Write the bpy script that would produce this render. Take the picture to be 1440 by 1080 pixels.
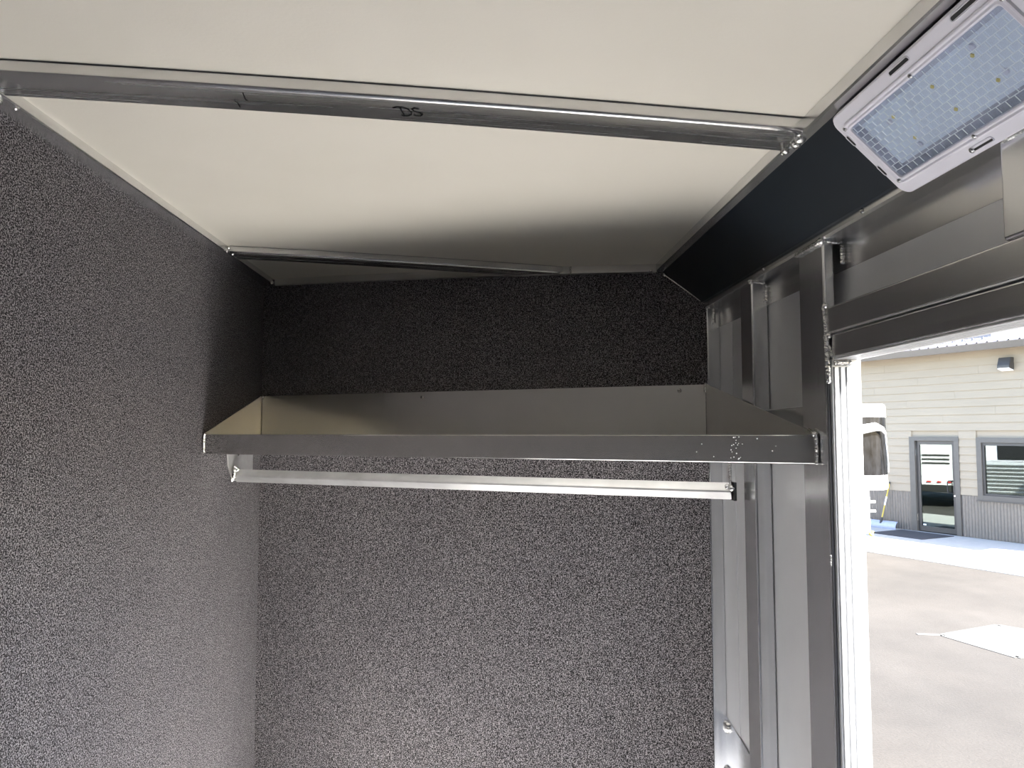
import bpy, bmesh, math, random
from mathutils import Vector, Matrix
random.seed(7)
for o in list(bpy.data.objects): bpy.data.objects.remove(o)
SC = bpy.context.scene
COL = SC.collection

# ------------------------------------------------------------ camera
cam_d = bpy.data.cameras.new('camera'); cam = bpy.data.objects.new('camera', cam_d); COL.objects.link(cam)
F_PX, YAW, PIT, ROL = 1073.7, 0.03407, 0.06413, -0.00094
cam_d.sensor_fit = 'HORIZONTAL'; cam_d.sensor_width = 36.0; cam_d.lens = 36.0 * F_PX / 1440
cam_d.clip_start = 0.02; cam_d.clip_end = 500
fw = Vector((math.sin(YAW)*math.cos(PIT), math.cos(YAW)*math.cos(PIT), math.sin(PIT)))
rt = Vector((math.cos(YAW), -math.sin(YAW), 0)); up = rt.cross(fw)
c_, s_ = math.cos(ROL), math.sin(ROL)
r2 = c_*rt + s_*up; u2 = -s_*rt + c_*up
cam.matrix_world = Matrix((( r2.x, u2.x, -fw.x, 0), (r2.y, u2.y, -fw.y, 0), (r2.z, u2.z, -fw.z, 0), (0, 0, 0, 1)))
SC.camera = cam

# ------------------------------------------------------------ sky, sun, exposure
SUN = Vector((0.74, -0.84, 1.0)).normalized()
w = bpy.data.worlds.new('sky'); SC.world = w; w.use_nodes = True
nt = w.node_tree; nt.nodes.clear()
sky = nt.nodes.new('ShaderNodeTexSky'); sky.sky_type = 'NISHITA'; sky.sun_disc = False
sky.sun_elevation = math.asin(SUN.z); sky.sun_rotation = math.atan2(SUN.x, SUN.y); sky.air_density = 1.0; sky.dust_density = 1.5
bg = nt.nodes.new('ShaderNodeBackground'); bg.inputs['Strength'].default_value = 0.19
ow = nt.nodes.new('ShaderNodeOutputWorld')
nt.links.new(sky.outputs[0], bg.inputs[0]); nt.links.new(bg.outputs[0], ow.inputs[0])
sd = bpy.data.lights.new('sun', 'SUN'); sd.energy = 9.0; sd.angle = 0.0093; sd.color = (1.0, 0.955, 0.88)
so = bpy.data.objects.new('sun', sd); COL.objects.link(so); so.rotation_euler = SUN.to_track_quat('Z', 'Y').to_euler()
so.location = (20, -30, 40)
SC.view_settings.view_transform = 'Standard'; SC.view_settings.look = 'None'
SC.view_settings.exposure = 2.62; SC.view_settings.gamma = 1.0; SC.view_settings.use_curve_mapping = False

# ------------------------------------------------------------ materials
MATS = {}
def new_mat(name):
    m = bpy.data.materials.new(name); m.use_nodes = True
    return m, m.node_tree.nodes, m.node_tree.links, m.node_tree.nodes['Principled BSDF']
def coords(N, L, scale=(1, 1, 1)):
    tc = N.new('ShaderNodeTexCoord'); mp = N.new('ShaderNodeMapping'); mp.inputs['Scale'].default_value = scale
    L.new(tc.outputs['Object'], mp.inputs['Vector']); return mp.outputs[0]
def noise(N, L, vec, scale, detail=3, rough=.6):
    n = N.new('ShaderNodeTexNoise'); n.inputs['Scale'].default_value = scale
    n.inputs['Detail'].default_value = detail; n.inputs['Roughness'].default_value = rough
    L.new(vec, n.inputs['Vector']); return n.outputs[0]
def ramp(N, L, fac, stops):
    r = N.new('ShaderNodeValToRGB'); e = r.color_ramp.elements
    e[0].position, e[0].color = stops[0][0], (*stops[0][1], 1)
    e[1].position, e[1].color = stops[-1][0], (*stops[-1][1], 1)
    for p, c in stops[1:-1]:
        x = e.new(p); x.color = (*c, 1)
    L.new(fac, r.inputs[0]); return r.outputs[0]
def bump(N, L, h, b, strength=.3, dist=.002):
    bp = N.new('ShaderNodeBump'); bp.inputs['Strength'].default_value = strength; bp.inputs['Distance'].default_value = dist
    L.new(h, bp.inputs['Height']); L.new(bp.outputs[0], b.inputs['Normal'])
def plain(name, col, rough=.5, metal=0.0, var=.06, scale=12, bmp=0, sc=(1, 1, 1), spec=.5):
    m, N, L, b = new_mat(name)
    v = coords(N, L, sc); n = noise(N, L, v, scale)
    lo = tuple(max(0, c*(1-var)) for c in col); hi = tuple(min(1, c*(1+var)) for c in col)
    L.new(ramp(N, L, n, [(.3, lo), (.7, hi)]), b.inputs['Base Color'])
    b.inputs['Roughness'].default_value = rough; b.inputs['Metallic'].default_value = metal
    b.inputs['Specular IOR Level'].default_value = spec
    if bmp: bump(N, L, n, b, bmp)
    MATS[name] = m; return m
def aluminium(name, col, rough, streak, sdir, metal=.92, blot=.1, bm_=.01, scr=.7):
    """mill aluminium: drawn streaks along sdir, cloudy patches, fine scratches"""
    m, N, L, b = new_mat(name)
    v = coords(N, L, sdir); n1 = noise(N, L, v, 90, 2)
    v2 = coords(N, L); n2 = noise(N, L, v2, 7, 3)
    mx = N.new('ShaderNodeMixRGB'); mx.blend_type = 'MULTIPLY'; mx.inputs[0].default_value = 1
    L.new(ramp(N, L, n1, [(.25, tuple(c*(1-streak) for c in col)), (.75, col)]), mx.inputs[1])
    L.new(ramp(N, L, n2, [(.3, (1-blot,)*3), (.7, (1, 1, 1))]), mx.inputs[2])
    L.new(mx.outputs[0], b.inputs['Base Color'])
    v3 = coords(N, L, (.55, .8, 1.0)); n3 = noise(N, L, v3, 75, 5, .75)
    sm = N.new('ShaderNodeMixRGB'); sm.inputs[2].default_value = (.95, .95, .95, 1); L.new(mx.outputs[0], sm.inputs[1])
    L.new(ramp(N, L, n3, [(.70, (0, 0, 0)), (.78, (scr,)*3)]), sm.inputs[0]); L.new(sm.outputs[0], b.inputs['Base Color'])
    mr = N.new('ShaderNodeMapRange'); mr.inputs['To Min'].default_value = rough*.8; mr.inputs['To Max'].default_value = rough*1.3
    L.new(n1, mr.inputs[0]); L.new(mr.outputs[0], b.inputs['Roughness'])
    b.inputs['Metallic'].default_value = metal
    if bm_: bump(N, L, n1, b, bm_, .0001)
    MATS[name] = m; return m

def carpet_mat():
    m, N, L, b = new_mat('carpet')
    v = coords(N, L)
    n1 = noise(N, L, v, 290, 1, .5); n2 = noise(N, L, v, 3.0, 3)
    c1 = ramp(N, L, n1, [(.36, (.008, .008, .009)), (.50, (.085, .080, .086)), (.64, (.36, .34, .355))])
    c2 = ramp(N, L, n2, [(.3, (.88, .88, .90)), (.7, (1, 1, 1))])
    mx = N.new('ShaderNodeMixRGB'); mx.blend_type = 'MULTIPLY'; mx.inputs[0].default_value = 1
    L.new(c1, mx.inputs[1]); L.new(c2, mx.inputs[2]); L.new(mx.outputs[0], b.inputs['Base Color'])
    b.inputs['Roughness'].default_value = .95; b.inputs['Specular IOR Level'].default_value = .04
    b.inputs['Sheen Weight'].default_value = .05; b.inputs['Sheen Roughness'].default_value = .45
    bump(N, L, n1, b, .7, .003); MATS['carpet'] = m
carpet_mat()
def ceiling_mat():
    m, N, L, b = new_mat('cream_ceiling')
    v = coords(N, L); n = noise(N, L, v, 150, 3, .6); n2 = noise(N, L, v, 2.2, 2)
    L.new(ramp(N, L, n2, [(.3, (.76, .725, .64)), (.7, (.80, .765, .68))]), b.inputs['Base Color'])
    b.inputs['Roughness'].default_value = .38; bump(N, L, n, b, .16, .0015); MATS['cream_ceiling'] = m
ceiling_mat()
aluminium('mill_x', (.80, .80, .80), .25, .05, (.004, 1, .3), blot=.10)
aluminium('mill_y', (.80, .80, .80), .22, .05, (1, .006, 1), blot=.10, scr=.3)
aluminium('mill_z', (.80, .81, .83), .20, .07, (1, 1, .01), blot=.1, scr=.4)
plain('shelf_sheet', (.74, .735, .71), .30, .9, .03, 3)
aluminium('lip_sheet', (.72, .72, .71), .14, .03, (.1, .1, 1), blot=.08, bm_=0, scr=0)
aluminium('rod_metal', (.84, .845, .85), .33, .08, (.2, .2, 1), metal=.65, blot=.2, scr=.5)
aluminium('jamb_metal', (.50, .51, .53), .42, .12, (1, 1, .02), metal=.5, blot=.05)
plain('weld', (.80, .80, .78), .22, .95, .15, 300, .4)
plain('screw', (.55, .55, .55), .25, 1, .1, 60)
plain('skin', (.68, .69, .71), .30, .4, .03, 5)
plain('cove', (.010, .015, .022), .45, 0, .1, 8)
plain('black_plastic', (.012, .012, .014), .5)
plain('floor_mat', (.82, .82, .83), .38, .5, .06, 25, .1)
plain('seal_and_gap_shade', (.03, .03, .035), .6)
plain('ink', (.004, .004, .005), .9, spec=.05)
plain('white_gel', (.80, .79, .86), .38, 0, .02, 10)
plain('led_board', (.86, .90, .95), .5, 0, .03, 10)
plain('led', (.85, .70, .22), .4)
plain('lamp_wall', (.55, .55, .62), .35)
plain('siding', (.28, .235, .175), .7, 0, .04, 3, .15, (.3, 1, 1))
plain('grey_trim', (.085, .077, .068), .5, 0, .05)
plain('dark_frame', (.045, .042, .040), .4, 0, .05)
plain('corrugated', (.155, .140, .126), .4, .3, .08)
plain('gutter', (.10, .088, .075), .4, 0, .04)
plain('roof_metal', (.16, .15, .175), .35, .3, .05)
plain('snow_rail', (.20, .19, .20), .5)
plain('concrete', (.36, .355, .34), .85, 0, .05, 6, .2)
plain('mat_rubber', (.035, .035, .04), .9, 0, .2, 80, .5)
plain('shovel_plastic', (.33, .36, .46), .4)
plain('yellow_paint', (.42, .32, .05), .4)
plain('white_paint', (.85, .85, .86), .25, 0, .02)
plain('lime', (.55, .68, .15), .5)
plain('red_lens', (.6, .03, .03), .3)
plain('tyre', (.02, .02, .02), .8)
plain('line_paint', (.085, .084, .080), .8, 0, .1, 40)
plain('patch', (.062, .060, .058), .9, 0, .06, 15, .2)
plain('brick_lens_rib', (.85, .92, 1.0), .2)
def asphalt():
    m, N, L, b = new_mat('asphalt'); v = coords(N, L)
    n1 = noise(N, L, v, .5, 5, .65); n2 = noise(N, L, v, 45, 3, .7)
    vs = coords(N, L, (1, .25, 1)); n3 = noise(N, L, vs, 1.6, 4, .6)
    c = ramp(N, L, n1, [(.3, (.024, .021, .018)), (.7, (.044, .039, .034))])
    c2 = ramp(N, L, n2, [(.32, (.80, .78, .76)), (.6, (1, 1, 1))]); c3 = ramp(N, L, n3, [(.3, (.84, .82, .80)), (.65, (1, 1, 1))])
    a = N.new('ShaderNodeMixRGB'); a.blend_type = 'MULTIPLY'; a.inputs[0].default_value = 1
    b2 = N.new('ShaderNodeMixRGB'); b2.blend_type = 'MULTIPLY'; b2.inputs[0].default_value = 1
    L.new(c, a.inputs[1]); L.new(c2, a.inputs[2]); L.new(a.outputs[0], b2.inputs[1]); L.new(c3, b2.inputs[2])
    L.new(b2.outputs[0], b.inputs['Base Color']); b.inputs['Roughness'].default_value = .95
    bump(N, L, n2, b, .5, .01); MATS['asphalt'] = m
asphalt()
def glass_mat(name, tint, refl, inside):
    """window glass: clear pane before a dim room, part mirror"""
    m, N, L, b = new_mat(name); N.remove(b); out = [n for n in N if n.type == 'OUTPUT_MATERIAL'][0]
    g = N.new('ShaderNodeBsdfGlossy'); g.inputs['Roughness'].default_value = .01; g.inputs['Color'].default_value = (*tint, 1)
    t = N.new('ShaderNodeBsdfTransparent'); t.inputs['Color'].default_value = (*inside, 1)
    mx = N.new('ShaderNodeMixShader'); mx.inputs[0].default_value = refl
    L.new(t.outputs[0], mx.inputs[1]); L.new(g.outputs[0], mx.inputs[2]); L.new(mx.outputs[0], out.inputs[0]); MATS[name] = m
glass_mat('window_glass', (.85, .95, .90), .12, (.6, .65, .65))
glass_mat('lens_clear', (.85, .92, 1.0), .10, (.93, .96, 1.0))
plain('polished', (.0075, .0078, .0088), .15, 0, .75, 5, 0, (2.0, 2.0, .6), .15)  # dark streaky colour stands in for reflections in the trailer nose

# ------------------------------------------------------------ helpers
ORG = {}
def finish(bm, name, mat, parent=None, local=False, smooth=False):
    off = Vector((0, 0, 0))
    if parent is not None and not local: off = ORG.get(parent.name, Vector((0, 0, 0)))
    me = bpy.data.meshes.new(name)
    if off.length: bmesh.ops.translate(bm, verts=bm.verts, vec=-off)
    bmesh.ops.recalc_face_normals(bm, faces=bm.faces)
    bm.to_mesh(me); bm.free()
    if smooth:
        for p in me.polygons: p.use_smooth = True
    me.materials.append(MATS[mat])
    o = bpy.data.objects.new(name, me); COL.objects.link(o)
    if parent is not None: o.parent = parent; ORG[o.name] = off
    return o
def thing(name, label, cat, loc=(0, 0, 0), rotz=0, group=None):
    o = bpy.data.objects.new(name, None); COL.objects.link(o); o.location = loc; o.rotation_euler = (0, 0, rotz)
    o['label'] = label; o['category'] = cat
    if group: o['group'] = group
    o.empty_display_size = .05; ORG[o.name] = Vector(loc); return o
def tag(o, label, cat, group=None):
    o['label'] = label; o['category'] = cat
    if group: o['group'] = group
    return o
def struct(o, label=None):
    o['kind'] = 'structure'
    if label: o['label'] = label
    return o
def box(bm, lo, hi, bev=0, seg=1):
    vs = [bm.verts.new((x, y, z)) for x in (lo[0], hi[0]) for y in (lo[1], hi[1]) for z in (lo[2], hi[2])]
    fs = [bm.faces.new([vs[i] for i in q]) for q in ((0, 1, 3, 2), (4, 6, 7, 5), (0, 4, 5, 1), (2, 3, 7, 6), (0, 2, 6, 4), (1, 5, 7, 3))]
    if bev:
        es = list({e for f in fs for e in f.edges})
        bmesh.ops.bevel(bm, geom=es, offset=bev, segments=seg, affect='EDGES', profile=.5)
def prism(bm, poly_a, poly_b):
    """closed solid between two matching rings of 3D points"""
    a = [bm.verts.new(p) for p in poly_a]; b = [bm.verts.new(p) for p in poly_b]; n = len(a)
    bm.faces.new(a); bm.faces.new(b[::-1])
    for i in range(n): bm.faces.new((a[i], b[i], b[(i+1) % n], a[(i+1) % n]))
def tube(bm, pts, rads, n=10, cap=True):
    rings = []
    for i, p in enumerate(pts):
        p = Vector(p); q0 = Vector(pts[max(0, i-1)]); q1 = Vector(pts[min(len(pts)-1, i+1)])
        d = (q1-q0).normalized(); u = d.orthogonal().normalized(); v = d.cross(u)
        if rings and i:   # keep frame steady
            u = (lu - d*lu.dot(d)).normalized(); v = d.cross(u)
        lu = u; r = rads[i] if isinstance(rads, (list, tuple)) else rads
        rings.append([bm.verts.new(p + (u*math.cos(2*math.pi*k/n) + v*math.sin(2*math.pi*k/n))*r) for k in range(n)])
    for a, b in zip(rings, rings[1:]):
        for k in range(n): bm.faces.new((a[k], a[(k+1) % n], b[(k+1) % n], b[k]))
    if cap: bm.faces.new(rings[0][::-1]); bm.faces.new(rings[-1])
def weld(bm, a, b, r=.004, step=None, jit=.25):
    """ripple bead: a knobbly tube whose radius pulses along the seam"""
    a, b = Vector(a), Vector(b); L = (b-a).length; step = step or r*.55; n = max(6, int(L/step)*2)
    pts, rad = [], []
    for i in range(n+1):
        t = i/n; p = a.lerp(b, t) + Vector((random.uniform(-1, 1), random.uniform(-1, 1), random.uniform(-1, 1)))*r*jit*.4
        k = r*(.78 + .32*(i % 2)) * random.uniform(1-jit*.5, 1+jit*.5)
        if i in (0, n): k *= .5
        pts.append(p); rad.append(k)
    tube(bm, pts, rad, 8)
def blob(bm, c, r, sq=(1, 1, 1)):
    m = Matrix.Translation(c) @ Matrix.Diagonal((*[r*s for s in sq], 1))
    g = bmesh.ops.create_icosphere(bm, subdivisions=2, radius=1, matrix=m)
    for v in g['verts']: v.co += Vector((random.uniform(-1, 1), random.uniform(-1, 1), random.uniform(-1, 1)))*r*.13
def wbead(name, runs, parent, blobs=()):
    bm = bmesh.new()
    for a, b, r in runs: weld(bm, a, b, r)
    for c, r in blobs: blob(bm, Vector(c), r)
    return finish(bm, name, 'weld', parent, smooth=True)
def B(name, lo, hi, mat, parent=None, bev=0, seg=2, local=False):
    bm = bmesh.new(); box(bm, lo, hi, bev, seg); return finish(bm, name, mat, parent, local)

SL = math.tan(0.4587)
XR, XL, ZF = .78, -1.035, -1.85
def slant(x): return 2.66 + SL*(XR - x)
def zc(x): return .712 - .0509*(x+1.035) - .0098*(x+1.035)*(x+.249)
def ext(name, poly, y0, y1, mat, parent=None, bev=0):
    """extrude an (x,z) outline along y; y1 None = up to the slanted wall"""
    bm = bmesh.new()
    prism(bm, [(x, y0, z) for x, z in poly], [(x, (slant(x)+.004 if y1 is None else y1), z) for x, z in poly])
    if bev: bmesh.ops.bevel(bm, geom=bm.edges[:], offset=bev, segments=2, affect='EDGES')
    return finish(bm, name, mat, parent)

# ------------------------------------------------------------ setting: room shell
fl = struct(B('floor', (XL-.02, -1.9, ZF-.05), (.86, 4.2, ZF), 'floor_mat'))
struct(B('wall_left', (XL-.05, -1.9, ZF), (XL, 4.1, .76), 'carpet'), 'wall lined with speckled charcoal carpet, left of the shelf')
bm = bmesh.new()
x0, x1 = XL, .779
prism(bm, [(x0, slant(x0), ZF), (x1, slant(x1), ZF), (x1, slant(x1)+.05, ZF), (x0, slant(x0)+.05, ZF)],
          [(x0, slant(x0), .78), (x1, slant(x1), .78), (x1, slant(x1)+.05, .78), (x0, slant(x0)+.05, .78)])
struct(finish(bm, 'wall_back', 'carpet'), 'slanted wall lined with speckled charcoal carpet, behind the shelf')
struct(B('wall_front', (XL-.05, -1.95, ZF), (.86, -1.9, .8), 'carpet'))
# arched cream ceiling sheet
bm = bmesh.new(); nx = 28
xs = [XL-.04 + (.66-XL+.04)*i/nx for i in range(nx+1)]
lo0 = [(x, -1.9, zc(x)) for x in xs]; lo1 = [(x, slant(x)+.06, zc(x)) for x in xs]
va = [bm.verts.new(p) for p in lo0]; vb = [bm.verts.new(p) for p in lo1]
vc = [bm.verts.new((p[0], p[1], p[2]+.03)) for p in lo0]; vd = [bm.verts.new((p[0], p[1], p[2]+.03)) for p in lo1]
for i in range(nx):
    bm.faces.new((va[i], va[i+1], vb[i+1], vb[i])); bm.faces.new((vc[i], vd[i], vd[i+1], vc[i+1]))
    bm.faces.new((va[i], vc[i], vc[i+1], va[i+1])); bm.faces.new((vb[i], vb[i+1], vd[i+1], vd[i]))
bm.faces.new((va[0], vb[0], vd[0], vc[0])); bm.faces.new((va[nx], vc[nx], vd[nx], vb[nx]))
cl = struct(finish(bm, 'ceiling', 'cream_ceiling', smooth=False), 'cream textured ceiling sheet, gently arched')

# trim_1: longitudinal tube along top of left wall
t1 = struct(ext('trim_1', [(-1.034, .684), (-.984, .684), (-.981, .687), (-.981, .7145), (-1.034, .7145)], -1.9, None, 'mill_y'), 'aluminium tube along the top of the left wall')
wbead('weld_bead', [((-.978, 2.885, .690), (-.972, 2.885, .706), .006), ((-.99, 2.99, .690), (-1.02, 3.0, .690), .005)], t1, [((-.980, 2.88, .688), .009), ((-1.003, 1.56, .684), .012), ((-.990, 1.60, .684), .008), ((-.985, 3.50, .688), .012)])
# trim_2: angle along top of slanted wall, in two lengths
def slant_trim(name, xa, xb, parent=None):
    bm = bmesh.new(); n = 12
    st = [xa + (xb-xa)*i/n for i in range(n+1)]
    rings = []
    for x in st:
        y = slant(x); z = zc(x)
        rings.append([bm.verts.new(v) for v in ((x, y-.016, z-.001), (x, y-.016, z-.029), (x, y+.002, z-.031), (x, y+.002, z-.001))])
    for a, b in zip(rings, rings[1:]):
        for k in range(4): bm.faces.new((a[k], a[(k+1) % 4], b[(k+1) % 4], b[k]))
    bm.faces.new(rings[0]); bm.faces.new(rings[-1][::-1])
    return finish(bm, name, 'shelf_sheet', parent)
t2 = struct(slant_trim('trim_2', -.972, .318), 'aluminium angle along the top of the slanted wall')
slant_trim('angle_piece', .322, .618, t2)
wbead('weld_bead', [((.322, slant(.322)-.018, .634), (.322, slant(.322)-.018, .608), .004)], t2, [((.60, slant(.60)-.018, .590), .006)])
# trim_3: edge tube between ceiling and cove
t3 = struct(ext('trim_3', [(.617, .6135), (.617, .588), (.620, .585), (.640, .583), (.655, .60), (.655, .6135)], -1.9, None, 'mill_y'), 'aluminium edge between cream ceiling and dark cove')
# trim_4: dark cove panel
cpoly = [(.637, .5855), (.762, .4635), (.778, .4635), (.90, .4635), (.90, .66), (.66, .66), (.66, .60)]
t4 = struct(ext('trim_4', [(.640, .585), (.764, .4625), (.80, .4625), (.80, .52), (.70, .62), (.66, .612)], -1.9, None, 'cove'), 'dark navy sloping cove panel between ceiling and top rail')
bm = bmesh.new()
pa = Vector((.648, slant(.648)-.008, .572)); pb = Vector((.762, slant(.762)-.008, .468))
weld(bm, pa, pb, .0045, .004); blob(bm, pa, .008)
sc_o = finish(bm, 'sealant_bead', 'weld', t4, smooth=True)
CN = Vector((-.699, 0, -.715)).normalized(); CD = Vector((.715, 0, -.699)).normalized(); C1 = Vector((.637, 0, .585))
def cove_pt(y, d, h): p = C1 + CD*d + CN*h; return Vector((p.x, y, p.z))
def screw_head(name, c, nrm, r, parent, mat='screw'):
    bm = bmesh.new(); nrm = Vector(nrm).normalized(); c = Vector(c)
    tube(bm, [c - nrm*.002, c + nrm*r*.35, c + nrm*r*.62, c+nrm*r*.7], [r, r, r*.62, r*.3], 12)
    return finish(bm, name, mat, parent, smooth=False)
for y in (1.52, 2.08): screw_head('screw', (.7735, y, .456), (-1, 0, 0), .0055, t4)
# trim_5: top rail of right wall
t5 = struct(ext('trim_5', [(.773, .4625), (.773, .449), (.779, .445), (.826, .445), (.828, .375), (.845, .375), (.845, .475), (.80, .475)], -1.9, 2.70, 'mill_y'), 'aluminium top rail of the right wall, under the cove')

# right wall: recessed skins, studs, door frame
wr = struct(B('wall_right', (.845, 1.72, ZF-.1), (.86, 2.74, .48), 'skin'), 'right wall of light grey metal skins between aluminium studs')
for ya, yb, xa in ((2.53, 2.70, .829), (2.13, 2.53, .831), (1.72, 2.13, .829)):
    B('skin_panel', (xa, ya, ZF), (.845, yb-.0012, .376), 'skin', wr)
B('skin_panel', (.829, -1.9, .168), (.845, 1.72, .376), 'skin', wr)
B('skin_panel', (.829, -1.9, ZF-.1), (.86, .50, .168), 'skin', wr)
B('outer_skin', (.845, -1.9, .168), (.86, 1.72, .48), 'skin', wr)
B('backing_rail', (.812, 1.862, -.03), (.829, 2.20, .066), 'mill_y', wr, .002)
ku = bmesh.new()   # folded kick plate low in the corner with two plug welds
prism(ku, [(.782, 2.6575, -.915), (.829, 2.6575, -.975), (.829, 2.6575, -1.84), (.782, 2.6575, -1.84)], [(.782, 2.6595, -.915), (.829, 2.6595, -.975), (.829, 2.6595, -1.84), (.782, 2.6595, -1.84)])
prism(ku, [(.827, 2.6575, -.972), (.827, 2.42, -1.01), (.827, 2.42, -1.84), (.827, 2.6575, -1.84)], [(.829, 2.6575, -.972), (.829, 2.42, -1.01), (.829, 2.42, -1.84), (.829, 2.6575, -1.84)])
kp = finish(ku, 'kick_plate', 'mill_z', wr)
for z in (-1.005, -1.155):
    bm = bmesh.new(); tube(bm, [(.826, 2.652, z+.018), (.826, 2.650, z+.01), (.826, 2.650, z-.01), (.826, 2.652, z-.018)], [.006, .011, .011, .006], 10)
    blob(bm, Vector((.826, 2.642, z)), .007); finish(bm, 'plug_weld', 'weld', wr, smooth=True)

GS = 'upright aluminium studs of the right wall'
def stud(label, y0, y1, xb, welds, z1=.4455, z0=ZF):
    o = thing('wall_stud', label, 'stud', (.80, (y0+y1)/2, z0), 0, GS)
    B('upright', (.78, y0, z0), (xb, y1, z1), 'mill_z', o, .0065, 4)
    if welds: wbead('weld_bead', welds[0], o, welds[1])
    return o
s1 = stud('narrow aluminium stud in the corner beside the carpeted back wall', 2.661, 2.72, .829,
     ([((.806, 2.658, .442), (.806, 2.655, .385), .0062)], [((.79, 2.658, .444), .005)]))
s2 = stud('narrow aluminium stud standing free between corner and door, above the shelf end', 2.20, 2.302, .829,
     ([((.782, 2.206, .446), (.822, 2.198, .440), .005), ((.824, 2.196, .436), (.824, 2.194, .385), .0065)], [((.780, 2.205, .446), .009)]))
s3 = stud('wide aluminium stud at the door, where the shelf end is welded', 1.722, 1.862, .806,
     ([((.776, 1.86, .443), (.776, 1.73, .443), .0062), ((.78, 1.717, .444), (.822, 1.713, .438), .005), ((.822, 1.712, .432), (.822, 1.712, .388), .0065)], [((.778, 1.722, .445), .010)]))
s4 = stud('aluminium stud cut by the right frame edge above the door header', .985, 1.112, .812,
     ([((.776, 1.108, .443), (.776, 1.0, .443), .005)], []), z0=.287)
del s1['group'], s2['group'], s3['group'], s4['group']

# door frame
d1 = struct(B('door_1', (.781, .50, .2255), (.829, 1.7215, .2865), 'mill_y', None, .004, 3), 'aluminium frame of the entrance door')
h2 = B('lower_header', (.787, .50, .170), (.829, 1.705, .2235), 'mill_y', d1, .004, 3)
bm = bmesh.new()   # ribbed soffit strip under the header
for k in range(4): box(bm, (.789+k*.0135, .51, .1655), (.7995+k*.0135, 1.700, .1705), .0012)
finish(bm, 'soffit_strip', 'jamb_metal', d1)
bm = bmesh.new()   # fluted hinge jamb facing the opening
box(bm, (.786, 1.706, ZF), (.845, 1.7205, .168), .0015)
for k in range(3): box(bm, (.790+k*.0142, 1.7015, ZF), (.8008+k*.0142, 1.707, .150), .0012)
jb = finish(bm, 'door_jamb', 'jamb_metal', d1)
B('door_jamb', (.786, .48, ZF), (.845, .50, .168), 'jamb_metal', d1, .002)
B('door_sill', (.78, .50, ZF-.05), (.862, 1.706, ZF+.004), 'jamb_metal', d1, .002)
B('seal_strip', (.7805, 1.7155, ZF), (.786, 1.7215, .224), 'seal_and_gap_shade', d1)
wbead('weld_bead', [((.779, 1.722, .292), (.782, 1.716, .225), .0055), ((.780, 1.716, .225), (.783, 1.714, .112), .0065), ((.783, 1.712, .20), (.792, 1.705, .165), .005),
      ((.779, 1.720, -.275), (.779, 1.720, -.30), .003)], d1, [((.785, 1.713, .222), .008), ((.782, 1.72, .291), .008)])
wbead('weld_bead', [((.790, 1.700, .158), (.828, 1.700, .158), .0055)], d1)

# ------------------------------------------------------------ roof bows
def bow(label, y0, xa, xb, dz=0):
    o = thing('roof_bow', label, 'beam', ((xa+xb)/2, y0+.05, zc((xa+xb)/2)-.03))
    bm = bmesh.new(); n = 24; W = .106; H = .0275
    prof = [(0, 0), (0, -.0195)]                         # rounded lower front corner
    for k in range(1, 7):
        a = k/6*math.pi/2; prof.append((.008-.008*math.cos(a), -.0195-.008*math.sin(a)))
    prof += [(W-.004, -H), (W, -H+.004), (W, 0)]
    rings = []
    for i in range(n+1):
        x = xa+(xb-xa)*i/n
        rings.append([bm.verts.new((x, y0+py, zc(x)+pz+dz-.0008)) for py, pz in prof])
    m = len(prof)
    for a, b in zip(rings, rings[1:]):
        for k in range(m):
            f = bm.faces.new((a[k], a[(k+1) % m], b[(k+1) % m], b[k])); f.smooth = 1 <= k <= 8
    bm.faces.new(rings[0]); bm.faces.new(rings[-1][::-1])
    t = finish(bm, 'bow_tube', 'mill_x', o)
    bm = bmesh.new(); pr = []
    for i in range(n+1):
        x = xa+(xb-xa)*i/n; pr.append(x)
    va = [bm.verts.new((x, y0-.003, zc(x)-.0012)) for x in pr]; vb = [bm.verts.new((x, y0+.002, zc(x)-.0012)) for x in pr]
    for i in range(n): bm.faces.new((va[i], va[i+1], vb[i+1], vb[i]))
    finish(bm, 'painted_gap_shade', 'seal_and_gap_shade', o)  # flat dark strip painted in for the shade of the groove above the bow
    return o
b1 = bow('scuffed aluminium roof bow across the ceiling nearest, marked with two black letters', 1.433, -.970, .617)
b2 = bow('aluminium roof bow farther back, running into the slanted wall top', 2.885, -.970, .30)
wbead('weld_bead', [((.612, 1.447, .604), (.619, 1.452, .584), .008), ((.617, 1.455, .583), (.617, 1.54, .583), .0058)], b1, [((.622, 1.462, .585), .013), ((.626, 1.49, .583), .010), ((.618, 1.525, .583), .009)])
wbead('weld_bead', [((-.968, 2.893, .706), (-.962, 2.893, .686), .006)], b2, [((-.966, 2.905, .684), .009)])
# two hand-drawn letters and a stray mark on the underside of the near bow
def stroke(bm, pts, wd=.0027):
    for (xa, ya), (xb, yb) in zip(pts, pts[1:]):
        d = Vector((xb-xa, yb-ya, 0)); 
        if d.length < 1e-6: continue
        q = Vector((-d.y, d.x, 0)).normalized()*wd/2; e = d.normalized()*wd*.3
        ring = [(xa-e.x+q.x, ya-e.y+q.y), (xb+e.x+q.x, yb+e.y+q.y), (xb+e.x-q.x, yb+e.y-q.y), (xa-e.x-q.x, ya-e.y-q.y)]
        prism(bm, [(x, y, zc(x)-.0291) for x, y in ring], [(x, y, zc(x)-.0276) for x, y in ring])
bm = bmesh.new(); O = (-.181, 1.463)
def L2(pts): return [(O[0]+u*.052, O[1]+v*.046) for u, v in pts]
stroke(bm, L2([(.22, .18), (.30, .9), (.27, 1.0)])); stroke(bm, L2([(-.05, .22), (.10, .10), (.32, .10), (.50, .25), (.62, .50), (.60, .75), (.45, .95), (.27, 1.0), (.22, .92)]))
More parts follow.
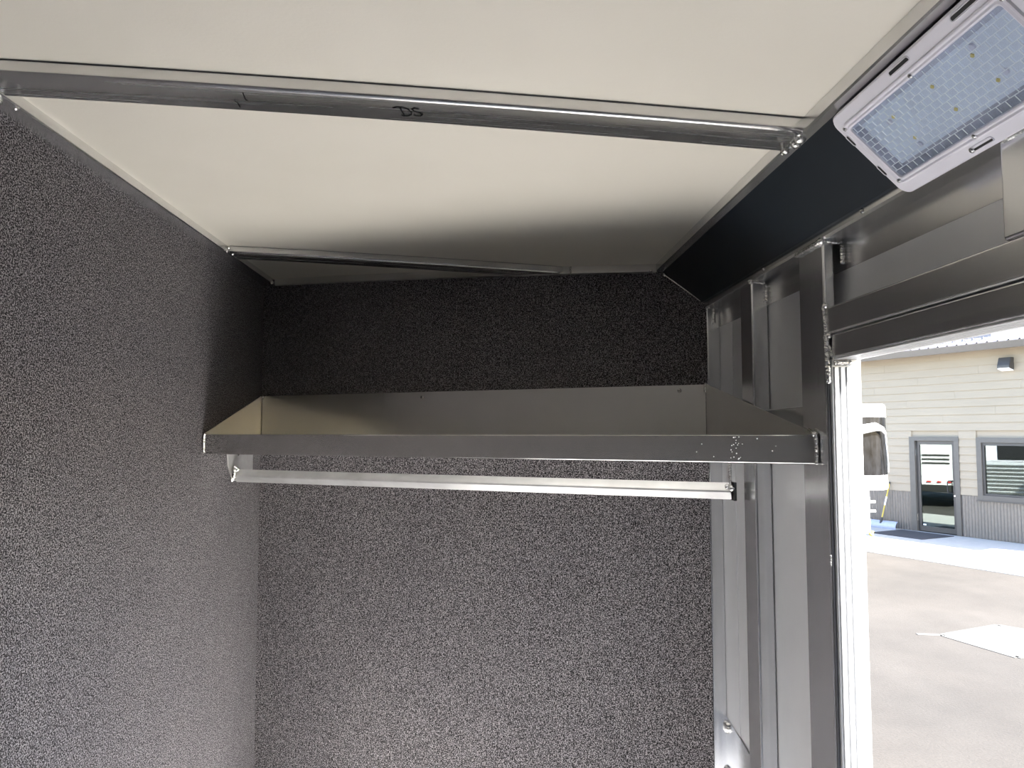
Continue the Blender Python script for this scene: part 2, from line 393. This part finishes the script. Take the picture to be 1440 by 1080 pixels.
stroke(bm, L2([(.92, .12), (.76, .08), (.66, .22), (.72, .38), (.92, .50), (1.02, .68), (.95, .85), (.78, .88), (.70, .80)]))
finish(bm, 'handwritten_letters', 'ink', b1)
bm = bmesh.new(); stroke(bm, [(-.470, 1.452), (-.474, 1.480), (-.472, 1.487)], .0020); stroke(bm, [(-.498, 1.492), (-.495, 1.500), (-.497, 1.520)], .0020)
finish(bm, 'pen_mark', 'ink', b1)

# ------------------------------------------------------------ shelf
LY0, LY1 = 2.832, 1.772
def lipy(x): return LY1 + (LY0-LY1)*(.777-x)/(.777-XL)
sh = thing('wall_shelf', 'deep aluminium wall shelf tray with upturned back and sloping ends, across the slanted wall', 'shelf', (-.13, 2.75, -.074))
ZT, ZB = -.004, -.0745
def lip_piece(name, za, zb, ta, tb, mat):
    bm = bmesh.new(); xa, xb = -1.030, .776
    d = Vector((xb-xa, lipy(xb)-lipy(xa), 0)).normalized(); q = Vector((-d.y, d.x, 0))
    a0 = Vector((xa, lipy(xa), 0)); b0 = Vector((xb, lipy(xb), 0))
    ring = lambda p: [p+q*ta+Vector((0, 0, za)), p+q*tb+Vector((0, 0, za)), p+q*tb+Vector((0, 0, zb)), p+q*ta+Vector((0, 0, zb))]
    prism(bm, ring(a0), ring(b0)); bmesh.ops.bevel(bm, geom=[e for e in bm.edges if abs((e.verts[0].co-e.verts[1].co).x) > .5], offset=.003, segments=3, affect='EDGES')
    return finish(bm, name, mat, sh)
lip_piece('front_lip', ZT, ZB, 0, .014, 'lip_sheet')
bm = bmesh.new()     # tray bottom
A = [(-1.030, lipy(-1.03)+.012), (.776, lipy(.776)+.012), (.776, slant(.776)-.003), (-1.030, slant(-1.03)-.003)]
prism(bm, [(x, y, ZB+.001) for x, y in A], [(x, y, ZB+.004) for x, y in A]); finish(bm, 'shelf_bottom', 'shelf_sheet', sh)
bm = bmesh.new()     # back panel
prism(bm, [(-1.028, slant(-1.028)-.006, ZB), (.772, slant(.772)-.006, ZB), (.772, slant(.772)-.006, .170), (-1.028, slant(-1.028)-.006, .170)],
          [(-1.028, slant(-1.028)-.003, ZB), (.772, slant(.772)-.003, ZB), (.772, slant(.772)-.003, .170), (-1.028, slant(-1.028)-.003, .170)])
finish(bm, 'back_panel', 'shelf_sheet', sh)
def gusset(x, t):
    y0, y1 = lipy(x)+.01, slant(x)-.004
    ring = lambda xx: [(xx, y0, ZB), (xx, y1, ZB), (xx, y1, .170), (xx, y1-.012, .170), (xx, y0+.004, ZT+.004), (xx, y0, ZT)]
    bm = bmesh.new(); prism(bm, ring(x), ring(x+t)); return finish(bm, 'end_gusset', 'shelf_sheet', sh)
gusset(-1.0335, .003); gusset(.7735, .003)
wbead('weld_bead', [((-1.028, lipy(-1.028)-.002, ZT-.004), (-1.028, lipy(-1.028)-.002, ZB+.004), .0042)], sh, [((-1.026, lipy(-1.026)+.002, ZT), .006)])
wbead('weld_bead', [((.774, lipy(.774)-.004, ZT), (.774, lipy(.774)-.004, ZB), .0052), ((.772, lipy(.77)+.004, ZT+.004), (.772, lipy(.77)+.03, ZT+.012), .003)], sh, [((.772, lipy(.77)-.001, ZT+.001), .007)])
wbead('weld_bead', [((.770, slant(.77)-.010, .168), (.770, slant(.77)-.010, .140), .0058)], sh, [((.770, slant(.77)-.010, .170), .007)])
wbead('weld_bead', [((-1.025, slant(-1.025)-.010, .168), (-1.025, slant(-1.025)-.010, .156), .005)], sh, [((-1.025, slant(-1.025)-.010, .166), .008)])
for x in (-.264, .69):
    screw_head('screw', (x, slant(x)-.0065, .148 if x < 0 else .150), (-math.sin(.4587), -math.cos(.4587), 0), .008, sh)

bm = bmesh.new()   # spatter flecks on the lip near its right end
for k in range(26):
    x = .615 + random.gauss(0, .006) + (random.uniform(-.08, .1) if k % 4 == 0 else 0)
    blob(bm, Vector((x, lipy(x)-.0008, random.uniform(ZB+.006, ZT-.006))), random.uniform(.0008, .0018), (1, .5, 1))
sp_ = finish(bm, 'weld_spatter', 'white_paint', sh); sp_['kind'] = 'stuff'
# hanging rod (square bar set on edge) with its two brackets, hung under the shelf
rd = thing('hanging_rod', 'bright aluminium clothes rod hung under the shelf on two welded brackets', 'rod', (-.13, 2.75, -.20))
ra, rb = Vector((-1.012, 3.165, -.172)), Vector((.752, 2.33, -.178))
bm = bmesh.new(); d = (rb-ra).normalized(); q = Vector((-d.y, d.x, 0)).normalized(); R = .0255
def dia(p):
    out = []
    for k in range(4):
        for s in (-.12, .12):
            a = math.pi/2*k + s; out.append(p + q*math.cos(a)*R*.97 + Vector((0, 0, math.sin(a)*R)))
    return out
prism(bm, dia(ra), dia(rb)); finish(bm, 'bar', 'rod_metal', rd)
bm = bmesh.new(); xx = -1.0335
pl = [(3.090, -.0745), (3.42, -.0745), (3.42, -.170), (3.20, -.196), (3.16, -.19), (3.105, -.13)]
prism(bm, [(xx, y, z) for y, z in pl], [(xx+.006, y, z) for y, z in pl]); br = finish(bm, 'wall_bracket', 'rod_metal', rd)
bm = bmesh.new(); tube(bm, [(xx+.004, 3.22, -.083), (xx+.0075, 3.22, -.083)], .010, 14); finish(bm, 'bolt_hole', 'black_plastic', br)
bm = bmesh.new(); box(bm, (.744, 2.32, -.160), (.751, 2.35, -.074), .001); finish(bm, 'drop_bracket', 'rod_metal', rd)
bm = bmesh.new(); box(bm, (.752, 2.305, -.206), (.760, 2.352, -.150), .001); finish(bm, 'end_cap', 'black_plastic', rd)
wbead('weld_bead', [((-1.015, 3.14, -.150), (-1.012, 3.12, -.185), .008), ((-1.0, 3.14, -.15), (-1.02, 3.15, -.135), .008)], rd, [((-1.018, 3.115, -.186), .010)])
wbead('weld_bead', [((.744, 2.315, -.082), (.744, 2.315, -.165), .0045), ((.744, 2.315, -.080), (.79, 2.30, -.078), .004)], rd, [((.746, 2.312, -.168), .010), ((.735, 2.318, -.163), .008)])

# ------------------------------------------------------------ LED ceiling lamp on the cove
lampc = cove_pt(1.113, .107, 0)
lp = thing('ceiling_light', 'white rectangular light with clear ribbed lens, unlit, on the dark cove', 'lamp', lampc)
def rrect(y0, y1, d0, d1, r, n=5):
    out = []
    for cy, cd, a0 in ((y1-r, d1-r, 0), (y0+r, d1-r, 90), (y0+r, d0+r, 180), (y1-r, d0+r, 270)):
        for k in range(n+1):
            a = math.radians(a0+90*k/n); out.append((cy+r*math.cos(a), cd+r*math.sin(a)))
    return out
Y0, Y1, D0, D1 = .880, 1.350, .004, .200
def ring_loft(loops, mat, name, cap0=False, cap1=False, smooth=False):
    bm = bmesh.new(); R_ = [[bm.verts.new(cove_pt(y, dd, h)) for y, dd in l] for l, h in loops]
    for a, b in zip(R_, R_[1:]):
        n = len(a)
        for k in range(n): bm.faces.new((a[k], a[(k+1) % n], b[(k+1) % n], b[k]))
    if cap0: bm.faces.new(R_[0][::-1])
    if cap1: bm.faces.new(R_[-1])
    return finish(bm, name, mat, lp, smooth=smooth)
def rr(i, r): return rrect(Y0+i, Y1-i, D0+i, D1-i, r)
ring_loft([(rr(0, .022), .003), (rr(0, .022), .014), (rr(.0025, .020), .0165), (rr(.022, .012), .0185), (rr(.0235, .011), .0215), (rr(.026, .010), .0225),
           (rr(.029, .009), .0200), (rr(.032, .008), .0222), (rr(.0345, .007), .0212), (rr(.036, .006), .017)], 'white_gel', 'housing')
ring_loft([(rr(.036, .006), .0175), (rr(.041, .004), .010), (rr(.047, .003), .003)], 'lamp_wall', 'reflector_wall')
ring_loft([(rr(.0, .022), .0031), (rr(.001, .022), .0029)], 'lamp_wall', 'back_plate', cap1=True)
bm = bmesh.new(); n_ = [cove_pt(y, dd, .004) for y, dd in ((Y0+.045, D0+.045), (Y1-.045, D0+.045), (Y1-.045, D1-.052), (Y0+.045, D1-.052))]
prism(bm, n_, [p+CN*.002 for p in n_]); brd = finish(bm, 'circuit_board', 'led_board', lp)
for y in (1.229, 1.117, 1.020, .925):
    for dd in (.072, .122):
        bm = bmesh.new(); c = cove_pt(y, dd, .0062)
        ps = [c+Vector((0, .0034, 0)), c+CD*.0034, c-Vector((0, .0034, 0)), c-CD*.0034]
        prism(bm, ps, [p+CN*.0022 for p in ps]); finish(bm, 'led_chip', 'led', brd)
for y, dd in ((1.245, .076), (1.232, .137), (1.01, .062), (1.00, .118)):
    bm = bmesh.new(); c = cove_pt(y, dd, .006); tube(bm, [c, c+CN*.003, c+CN*.0035], [.0055, .005, .002], 14); finish(bm, 'board_screw', 'white_gel', brd, smooth=False)
ring_loft([(rr(.036, .006), .0170), (rr(.036, .006), .0186)], 'lens_clear', 'lens', cap0=True, cap1=True)
bm = bmesh.new(); cw, ch = .0195, .0118; j = 0; y = Y0+.038   # moulded brick ribs of the lens
dlo, dhi, ylo, yhi = D0+.0375, D1-.0375, Y0+.038, Y1-.038
def rib(ya, da, yb, db, wd=.0007):
    a = cove_pt(ya, da, .0186); b = cove_pt(yb, db, .0186); e = (b-a).normalized(); q = CN.cross(e)*wd/2
    prism(bm, [a-q, b-q, b+q, a+q], [a-q*.5+CN*.0006, b-q*.5+CN*.0006, b+q*.5+CN*.0006, a+q*.5+CN*.0006])
rows = int((dhi-dlo)/ch)
for i in range(rows+1):
    dd = dlo + (dhi-dlo)*i/rows
    if 0 < i < rows: rib(ylo, dd, yhi, dd, .0012)
    if i < rows:
        k = ylo + (cw/2 if i % 2 else cw)
        while k < yhi-.002: rib(k, dd, k, dd+(dhi-dlo)/rows, .0017); k += cw
rb_ = finish(bm, 'lens_ribs', 'brick_lens_rib', lp); rb_['kind'] = 'stuff'
for y, dd in ((1.323, .034), (1.114, .036), (.905, .036), (1.323, .168), (1.113, .170), (.905, .170)):
    c = cove_pt(y, dd, .021); screw_head('screw', c, CN, .0042, lp)
def slot(ya, da, yb, db, key=False):
    bm = bmesh.new(); a = cove_pt(ya, da, .0172); b = cove_pt(yb, db, .0172)
    e = (b-a).normalized(); q = CN.cross(e)
    def cap(r, h):
        out = []
        for k in range(7): t = math.pi*k/6; out.append(b + (q*math.cos(t) + e*math.sin(t))*r + CN*h)
        for k in range(7): t = math.pi*k/6; out.append(a + (-q*math.cos(t) - e*math.sin(t))*r + CN*h)
        return out
    outer = cap(.0052, -.0005), cap(.0048, .0016), cap(.0038, .0016), cap(.0034, -.0006)
    R_ = [[bm.verts.new(p) for p in o] for o in outer]; n = len(R_[0])
    for u, v in zip(R_, R_[1:]):
        for k in range(n): bm.faces.new((u[k], u[(k+1) % n], v[(k+1) % n], v[k]))
    rim = finish(bm, 'slot_rim', 'white_gel', lp, smooth=True)
    bm = bmesh.new(); prism(bm, cap(.0035, -.0006), cap(.0035, .0003)); finish(bm, 'mounting_slot', 'black_plastic', rim)
    if key: screw_head('mounting_screw', a+CN*.001, CN, .005, rim)
slot(1.145, .014, 1.098, .014); slot(.985, .014, .935, .014)
slot(1.142, .188, 1.098, .188, True); slot(.985, .188, .935, .188)
slot(1.341, .050, 1.341, .066); slot(1.341, .128, 1.341, .144)

# ------------------------------------------------------------ outside: ground
GZ = -2.42
gr = struct(B('asphalt_lot', (-60, -60, GZ-.3), (80, 90, GZ), 'asphalt'), 'pale sunlit gravelly asphalt lot seen through the door')
BO = Vector((10.577, 18.633, GZ)); BR = math.radians(-64.776)
ap = struct(B('concrete_apron', (-12, -3.9, .0), (14, 0.02, .012), 'concrete'), 'bright concrete apron along the building')
ap.location = BO; ap.rotation_euler = (0, 0, BR)
def gstroke(bm, pts, wd, z0=GZ, h=.004):
    for (xa, ya), (xb, yb) in zip(pts, pts[1:]):
        dd = Vector((xb-xa, yb-ya, 0)); q = Vector((-dd.y, dd.x, 0)).normalized()*wd/2
        r = [(xa+q.x, ya+q.y), (xb+q.x, yb+q.y), (xb-q.x, yb-q.y), (xa-q.x, ya-q.y)]
        prism(bm, [(x, y, z0-.001) for x, y in r], [(x, y, z0+h) for x, y in r])
PA, PB = (5.45, 9.13), (6.44, 9.56); PC = (7.05, 8.75); PD = (5.72, 8.20)
bm = bmesh.new(); prism(bm, [(x, y, GZ-.001) for x, y in (PA, PB, PC, PD)], [(x, y, GZ+.003) for x, y in (PA, PB, PC, PD)])
pt = finish(bm, 'asphalt_patch', 'patch', gr)
bm = bmesh.new(); gstroke(bm, [(5.18, 9.18), PA, PB, PC, PD, PA], .075, GZ+.003, .003); finish(bm, 'painted_outline', 'line_paint', gr)

# ------------------------------------------------------------ building (local x along the facade, y into it)
bd = thing('building', 'cream sided shop building with grey corrugated base across the lot', 'building', BO, BR)
X0, X1 = -8.0, 7.0
B('wall_core', (X0, .02, 0), (-.03, .25, 4.40), 'siding', bd, local=True)
B('wall_core', (1.165, .02, 0), (1.60, .25, 4.40), 'siding', bd, local=True)
B('wall_core', (-.03, .02, 2.30), (1.165, .25, 4.40), 'siding', bd, local=True)
B('wall_core', (1.60, .02, 2.28), (X1, .25, 4.40), 'siding', bd, local=True)
B('wall_core', (1.60, .02, 0), (X1, .25, .92), 'siding', bd, local=True)
B('wall_core', (3.9, .02, .92), (X1, .25, 2.28), 'siding', bd, local=True)
B('side_wall', (X0, .25, 0), (X0+.2, 9, 4.40), 'siding', bd, local=True)
B('side_wall', (X1-.2, .25, 0), (X1, 9, 4.40), 'siding', bd, local=True)
B('rear_wall', (X0, 8.8, 0), (X1, 9, 4.40), 'siding', bd, local=True)
B('inner_floor', (X0+.2, .25, 0), (X1-.2, 8.8, .02), 'patch', bd, local=True)
REV = .1865; z = .975; ci = 0
while z < 4.34:
    zt = min(z+REV, 4.40); blocks = []
    if z < 2.31: blocks.append((-.03, 1.165))
    if z < 2.29: blocks.append((1.58, 3.95))
    segs = []; cur = X0
    for a, b in blocks: segs.append((cur, a)); cur = b
    segs.append((cur, X1))
    joints = [X0 + ((ci*1.37) % 3.66) + 3.66*k for k in range(-1, 5)]
    joints = [jx + (.13 if ci % 2 else 0) for jx in joints]
    for a, b in segs:
        cuts = [a] + [jx for jx in joints if a+.25 < jx < b-.25] + [b]
        for u, v in zip(cuts, cuts[1:]):
            bm = bmesh.new(); u_, v_ = u+.0015, v-.0015; zb = z+random.uniform(-.001, .001)
            prism(bm, [(u_, .02, zb), (u_, -.022, zb), (u_, -.002, zt+.01), (u_, .02, zt+.01)], [(v_, .02, zb), (v_, -.022, zb), (v_, -.002, zt+.01), (v_, .02, zt+.01)])
            finish(bm, 'siding_board', 'siding', bd, local=True)
    z += REV; ci += 1
# corrugated wainscot: three sheets, real ribs
def corr(xa, xb, za, zb):
    bm = bmesh.new(); n = int((xb-xa)/.0125); pr = []
    for i in range(n+1):
        x = xa+(xb-xa)*i/n; y = -.012 - .011*math.cos(2*math.pi*x/.072)
        pr.append((bm.verts.new((x, y, za)), bm.verts.new((x, y, zb))))
    for a, b in zip(pr, pr[1:]): bm.faces.new((a[0], b[0], b[1], a[1]))
    return finish(bm, 'corrugated_sheet', 'corrugated', bd, local=True, smooth=True)
corr(X0, -.09, .02, .97); corr(1.18, 1.62, .02, .97); corr(1.62, X1, .02, .86)
B('base_flashing', (X0, -.03, .968), (-.09, .02, .982), 'siding', bd, local=True)
# door
dr = B('door', (.06, .03, .03), (1.06, .075, .15), 'dark_frame', bd, local=True)
for lo, hi in (((.06, .03, .15), (.15, .075, 2.14)), ((.97, .03, .15), (1.06, .075, 2.14)), ((.06, .03, 2.13), (1.06, .075, 2.22))): B('door_stile', lo, hi, 'dark_frame', dr, local=True, bev=.004)
B('pane', (.15, .048, .15), (.97, .056, 2.13), 'window_glass', dr, local=True)
bm = bmesh.new(); tube(bm, [(.955, .03, 1.28), (.90, -.03, 1.28), (.875, -.04, 1.25), (.875, -.04, 1.03), (.90, -.03, 1.0), (.955, .03, 1.0)], .013, 8); finish(bm, 'door_handle', 'black_plastic', dr, local=True, smooth=True)
bm = bmesh.new(); tube(bm, [(1.015, .035, .93), (1.015, .012, .93)], .022, 12); finish(bm, 'lock_cylinder', 'screw', dr, local=True)
for z in (.35, 1.95): B('door_hinge', (.035, .005, z-.09), (.065, .04, z+.09), 'screw', dr, local=True, bev=.004)
B('door_sticker', (.17, .044, .17), (.25, .047, .20), 'white_paint', dr, local=True)
df = B('door_frame', (-.085, -.035, 0), (.06, .09, 2.32), 'grey_trim', bd, local=True, bev=.004)
B('door_frame', (1.06, -.035, 0), (1.175, .09, 2.32), 'grey_trim', bd, local=True, bev=.004)
B('door_frame', (.055, -.035, 2.22), (1.065, .09, 2.32), 'grey_trim', bd, local=True, bev=.004)
# window
wf = B('window', (1.585, -.035, .885), (1.70, .09, 2.305), 'grey_trim', bd, local=True, bev=.004)
B('window_rail', (1.70, -.035, 2.19), (3.82, .09, 2.305), 'grey_trim', wf, local=True, bev=.004)
B('window_rail', (1.70, -.035, .885), (3.82, .09, 1.0), 'grey_trim', wf, local=True, bev=.004)
B('window_rail', (3.82, -.035, .885), (3.94, .09, 2.305), 'grey_trim', wf, local=True, bev=.004)
for lo, hi in (((1.70, .0, 1.0), (1.745, .08, 2.19)), ((3.775, .0, 1.0), (3.82, .08, 2.19)), ((1.745, .0, 2.125), (3.775, .08, 2.19)), ((1.745, .0, 1.0), (3.775, .08, 1.04))): B('sash', lo, hi, 'dark_frame', wf, local=True, bev=.004)
B('pane', (1.745, .035, 1.04), (3.775, .043, 2.125), 'window_glass', wf, local=True)
B('window_sill', (1.56, -.06, .86), (3.96, .0, .885), 'grey_trim', wf, local=True, bev=.003)
# eave
OH = .38
B('soffit', (X0-.3, -OH, 4.33), (X1+.3, .03, 4.36), 'siding', bd, local=True)
bm = bmesh.new(); prism(bm, [(X0-.3, -OH, 4.26), (X0-.3, -OH-.07, 4.26), (X0-.3, -OH-.11, 4.40), (X0-.3, -OH-.10, 4.41), (X0-.3, -OH, 4.41)], [(X1+.3, -OH, 4.26), (X1+.3, -OH-.07, 4.26), (X1+.3, -OH-.11, 4.40), (X1+.3, -OH-.10, 4.41), (X1+.3, -OH, 4.41)])
finish(bm, 'gutter', 'gutter', bd, local=True)
SLP = math.tan(math.radians(19)); ry = -OH-.06
def rz(y): return 4.42 + (y-ry)*SLP
bm = bmesh.new(); x = X0-.3; pr = []
while x < X1+.3:                       # ribbed metal roof sheet
    for dx, h in ((0, 0), (.0, .0), (.10, 0), (.115, .022), (.14, .022), (.155, 0)): pr.append((x+dx*1.0, h))
    x += .23
pv = [(bm.verts.new((px, ry, rz(ry)+h)), bm.verts.new((px, 4.5, rz(4.5)+h))) for i, (px, h) in enumerate(pr) if i % 6 != 1]
for a, b in zip(pv, pv[1:]): bm.faces.new((a[0], b[0], b[1], a[1]))
rf = finish(bm, 'roof', 'roof_metal', bd, local=True)
bm = bmesh.new(); prism(bm, [(X0-.3, ry, rz(ry)-.03), (X0-.3, 4.5, rz(4.5)-.03), (X0-.3, 9.4, rz(4.5)-1.72), (X0-.3, 9.4, 4.4), (X0-.3, ry, 4.39)], [(X1+.3, ry, rz(ry)-.03), (X1+.3, 4.5, rz(4.5)-.03), (X1+.3, 9.4, rz(4.5)-1.72), (X1+.3, 9.4, 4.4), (X1+.3, ry, 4.39)])
finish(bm, 'roof_deck', 'roof_metal', bd, local=True)
bm = bmesh.new(); ys = ry+.30   # snow guard rail on clamps
box(bm, (-1.2, ys, rz(ys)+.05), (2.1, ys+.02, rz(ys)+.12))
x = -1.1
while x < 2.1: box(bm, (x, ys-.04, rz(ys)+.0), (x+.05, ys+.04, rz(ys)+.06)); x += .23
finish(bm, 'snow_guard', 'snow_rail', rf, local=True)
# wall light
wl = thing('wall_light', 'small dark wall lamp under the eave of the cream building', 'lamp', BO + Vector((2.36*math.cos(BR), 2.36*math.sin(BR), 3.8)), BR)
bm = bmesh.new(); prism(bm, [(-.14, -.005, .0), (-.14, -.19, .04), (-.14, -.19, .10), (-.14, -.12, .28), (-.14, -.005, .28)], [(.13, -.005, .0), (.13, -.19, .04), (.13, -.19, .10), (.13, -.12, .28), (.13, -.005, .28)])
bmesh.ops.bevel(bm, geom=bm.edges[:], offset=.008, segments=2, affect='EDGES'); finish(bm, 'lamp_housing', 'dark_frame', wl, local=True)
bm = bmesh.new(); prism(bm, [(-.13, -.01, -.02), (-.13, -.175, .02), (-.13, -.185, .045), (-.13, -.01, .005)], [(.12, -.01, -.02), (.12, -.175, .02), (.12, -.185, .045), (.12, -.01, .005)]); finish(bm, 'lamp_lens', 'white_paint', wl, local=True)
# door mat
dm = tag(B('doormat', (-.25, -1.35, .012), (1.10, -.20, .026), 'mat_rubber'), 'dark rubber doormat on the apron before the glass door', 'mat'); dm.location = BO; dm.rotation_euler = (0, 0, BR)
# snow shovel leaning on the wall
sv = thing('snow_shovel', 'blue snow pusher with yellow handle leaning against the corrugated wall', 'shovel', BO + Vector((-.75*math.cos(BR), -.75*math.sin(BR), .012)), BR)
bm = bmesh.new(); n = 8; pts = []
for i in range(n+1):
    a = math.radians(-25 + 95*i/n); pts.append((-.30 - .16*math.cos(a)+.13, .115+.14*math.sin(a)-.06))
fr = [(y, z) for y, z in pts]; bk = [(y+.012, z) for y, z in pts][::-1]
zmin = min(z for y, z in fr); pr = [(y, z-zmin) for y, z in fr+bk]
prism(bm, [(-.48, y, z) for y, z in pr], [(.43, y, z) for y, z in pr]); bld = finish(bm, 'blade', 'shovel_plastic', sv, local=True)
bm = bmesh.new(); tube(bm, [(.0, -.30, .12), (.005, -.27, .20), (.01, -.25, .27)], [.03, .028, .018], 10); finish(bm, 'socket', 'black_plastic', sv, local=True)
bm = bmesh.new(); tube(bm, [(.005, -.255, .24), (.10, -.05, 1.12)], .018, 10); hd = finish(bm, 'handle', 'yellow_paint', sv, local=True)
bm = bmesh.new(); a = Vector((.005, -.255, .24)); b = Vector((.10, -.05, 1.12)); tube(bm, [a.lerp(b, .38), a.lerp(b, .62)], .0195, 10); finish(bm, 'handle_band', 'white_paint', hd, local=True)
bm = bmesh.new(); tube(bm, [(.10, -.05, 1.10), (.105, -.042, 1.16)], [.02, .016], 10); finish(bm, 'grip', 'black_plastic', hd, local=True)

# ------------------------------------------------------------ neighbouring gooseneck trailer
gt = thing('gooseneck_trailer', 'white gooseneck trailer with polished rounded nose, half hidden behind the door jamb', 'trailer', (3.5, 13.9, GZ))
def nose_outline(xb, xf, ya, yb, r, n=8):
    out = [(xb, ya)]
    for k in range(n+1): a = math.radians(-90+90*k/n); out.append((xf-r+r*math.cos(a), ya+r+r*math.sin(a)))
    for k in range(n+1): a = math.radians(0+90*k/n); out.append((xf-r+r*math.cos(a), yb-r+r*math.sin(a)))
    out.append((xb, yb)); return out
def slab(name, outl, zs, mat, parent, smooth=False, ins=()):
    bm = bmesh.new(); rings = []
    cx = sum(p[0] for p in outl)/len(outl); cy = sum(p[1] for p in outl)/len(outl)
    for z_, k in zs: rings.append([bm.verts.new((cx+(x-cx)*k, cy+(y-cy)*k, z_)) for x, y in outl])
    for a, b in zip(rings, rings[1:]):
        m = len(a)
        for q in range(m): bm.faces.new((a[q], a[(q+1) % m], b[(q+1) % m], b[q]))
    bm.faces.new(rings[0][::-1]); bm.faces.new(rings[-1])
    return finish(bm, name, mat, parent, smooth=smooth)
ol = nose_outline(4.4, 7.10, 13.0, 15.2, .45)
slab('nose_panel', ol, [(-.735, 1.0), (.285, .99)], 'polished', gt)
slab('roof_cap', ol, [(.27, 1.0), (.42, 1.0), (.48, .985), (.50, .95)], 'white_paint', gt)
slab('lower_trim', ol, [(-.99, .985), (-.96, 1.006), (-.88, 1.008), (-.86, 1.0), (-.735, 1.0)], 'white_paint', gt)
slab('body', [(-3.2, 13.0), (4.4, 13.0), (4.4, 15.2), (-3.2, 15.2)], [(GZ+.42, 1), (.48, 1)], 'white_paint', gt)
bm = bmesh.new()   # scalloped awning arm fixed to the nose, curling at its end
tube(bm, [(4.6, 12.97, .05), (6.45, 12.97, .05), (6.72, 12.98, .10), (6.84, 12.99, .06), (6.90, 13.0, -.02)], [.085, .085, .075, .045, .02], 10)
aw = finish(bm, 'awning_arm', 'white_paint', gt, smooth=True)
bm = bmesh.new(); tube(bm, [(6.90, 13.0, -.02), (6.93, 13.02, -.30), (6.96, 13.04, -.68)], .012, 8); finish(bm, 'awning_strut', 'rod_metal', aw, smooth=True)
bm = bmesh.new(); tube(bm, [(6.60, 13.20, -.98), (6.60, 13.20, -1.32), (6.61, 13.20, -1.34), (6.61, 13.20, -1.74)], [.085, .085, .07, .07], 12)
cp = finish(bm, 'coupler', 'white_paint', gt, smooth=False)
bm = bmesh.new(); tube(bm, [(6.61, 13.20, -1.50), (6.61, 13.20, -1.60)], .076, 12); finish(bm, 'lime_band', 'lime', cp)
bm = bmesh.new(); tube(bm, [(6.61, 13.15, -1.70), (6.68, 13.13, -1.78), (6.68, 13.13, -1.78), (6.70, 13.15, -1.70)], .022, 8); finish(bm, 'safety_chain', 'yellow_paint', cp)
for z_ in (-1.20, -1.36): B('latch_handle', (6.66, 13.17, z_-.02), (6.78, 13.23, z_+.02), 'white_paint', cp, bev=.006)
for wx in (-.6, .5):
    for wy, s in ((13.02, 1), (15.18, -1)):
        bm = bmesh.new(); tube(bm, [(wx, wy, GZ+.40), (wx, wy+.05*s, GZ+.40), (wx, wy+.24*s, GZ+.40)], [.33, .40, .40], 28); wh = finish(bm, 'wheel', 'tyre', gt)
        bm = bmesh.new(); tube(bm, [(wx, wy-.005*s, GZ+.40), (wx, wy+.03*s, GZ+.40)], .20, 20); finish(bm, 'rim', 'white_paint', wh)
bm = bmesh.new(); tube(bm, [(4.0, 13.3, GZ), (4.0, 13.3, GZ+.06), (4.0, 13.3, GZ+.061), (4.0, 13.3, GZ+.6)], [.10, .10, .04, .04], 12); finish(bm, 'jack_leg', 'white_paint', gt)

# ------------------------------------------------------------ parked trailers across the lot, seen mirrored in the shop glass
ht = thing('horse_trailer', 'silver ribbed trailer with dark window, mirrored in the shop window glass', 'trailer', (2.3, 17.0, GZ))
B('body', (1.2, 15.75, GZ+.45), (3.5, 18.25, -.93), 'skin', ht, .03)
B('upper_body', (1.2, 15.75, -.93), (3.48, 18.25, .35), 'white_gel', ht, .06)
for k in range(8): B('side_rib', (3.49, 15.8, -1.90+k*.12), (3.53, 18.2, -1.84+k*.12), 'mill_y', ht, .008)
B('dark_window', (3.475, 15.9, -.84), (3.495, 17.55, -.22), 'black_plastic', ht, .02)
for wy in (16.6, 17.4):
    bm = bmesh.new(); tube(bm, [(3.47, wy, GZ+.28), (3.25, wy, GZ+.28)], .28, 28); finish(bm, 'wheel', 'tyre', ht)
    bm = bmesh.new(); tube(bm, [(1.23, wy, GZ+.28), (1.45, wy, GZ+.28)], .28, 28); finish(bm, 'wheel', 'tyre', ht)
ct = thing('cargo_trailer', 'white trailer tail with vent slots and red lamps, mirrored in the glass door', 'trailer', (2.3, 19.8, GZ))
B('body', (-2.0, 18.5, GZ+.55), (3.4, 21.0, .3), 'white_paint', ct, .05)
B('bumper', (3.38, 18.55, GZ+.50), (3.52, 20.95, GZ+.72), 'tyre', ct, .02)
for k in range(3): B('vent_slot', (3.39, 18.9, -1.02+k*.13), (3.415, 19.7, -.97+k*.13), 'dark_frame', ct)
for k in range(3): B('tail_lamp', (3.39, 18.85+k*.30, -1.62), (3.425, 18.98+k*.30, -1.58), 'red_lens', ct)
for wy in (18.7, 20.8):
    for wx in (2.2, -.9):
        bm = bmesh.new(); tube(bm, [(wx, wy-.12, GZ+.38), (wx, wy+.12, GZ+.38)], .38, 28); finish(bm, 'wheel', 'tyre', ct)
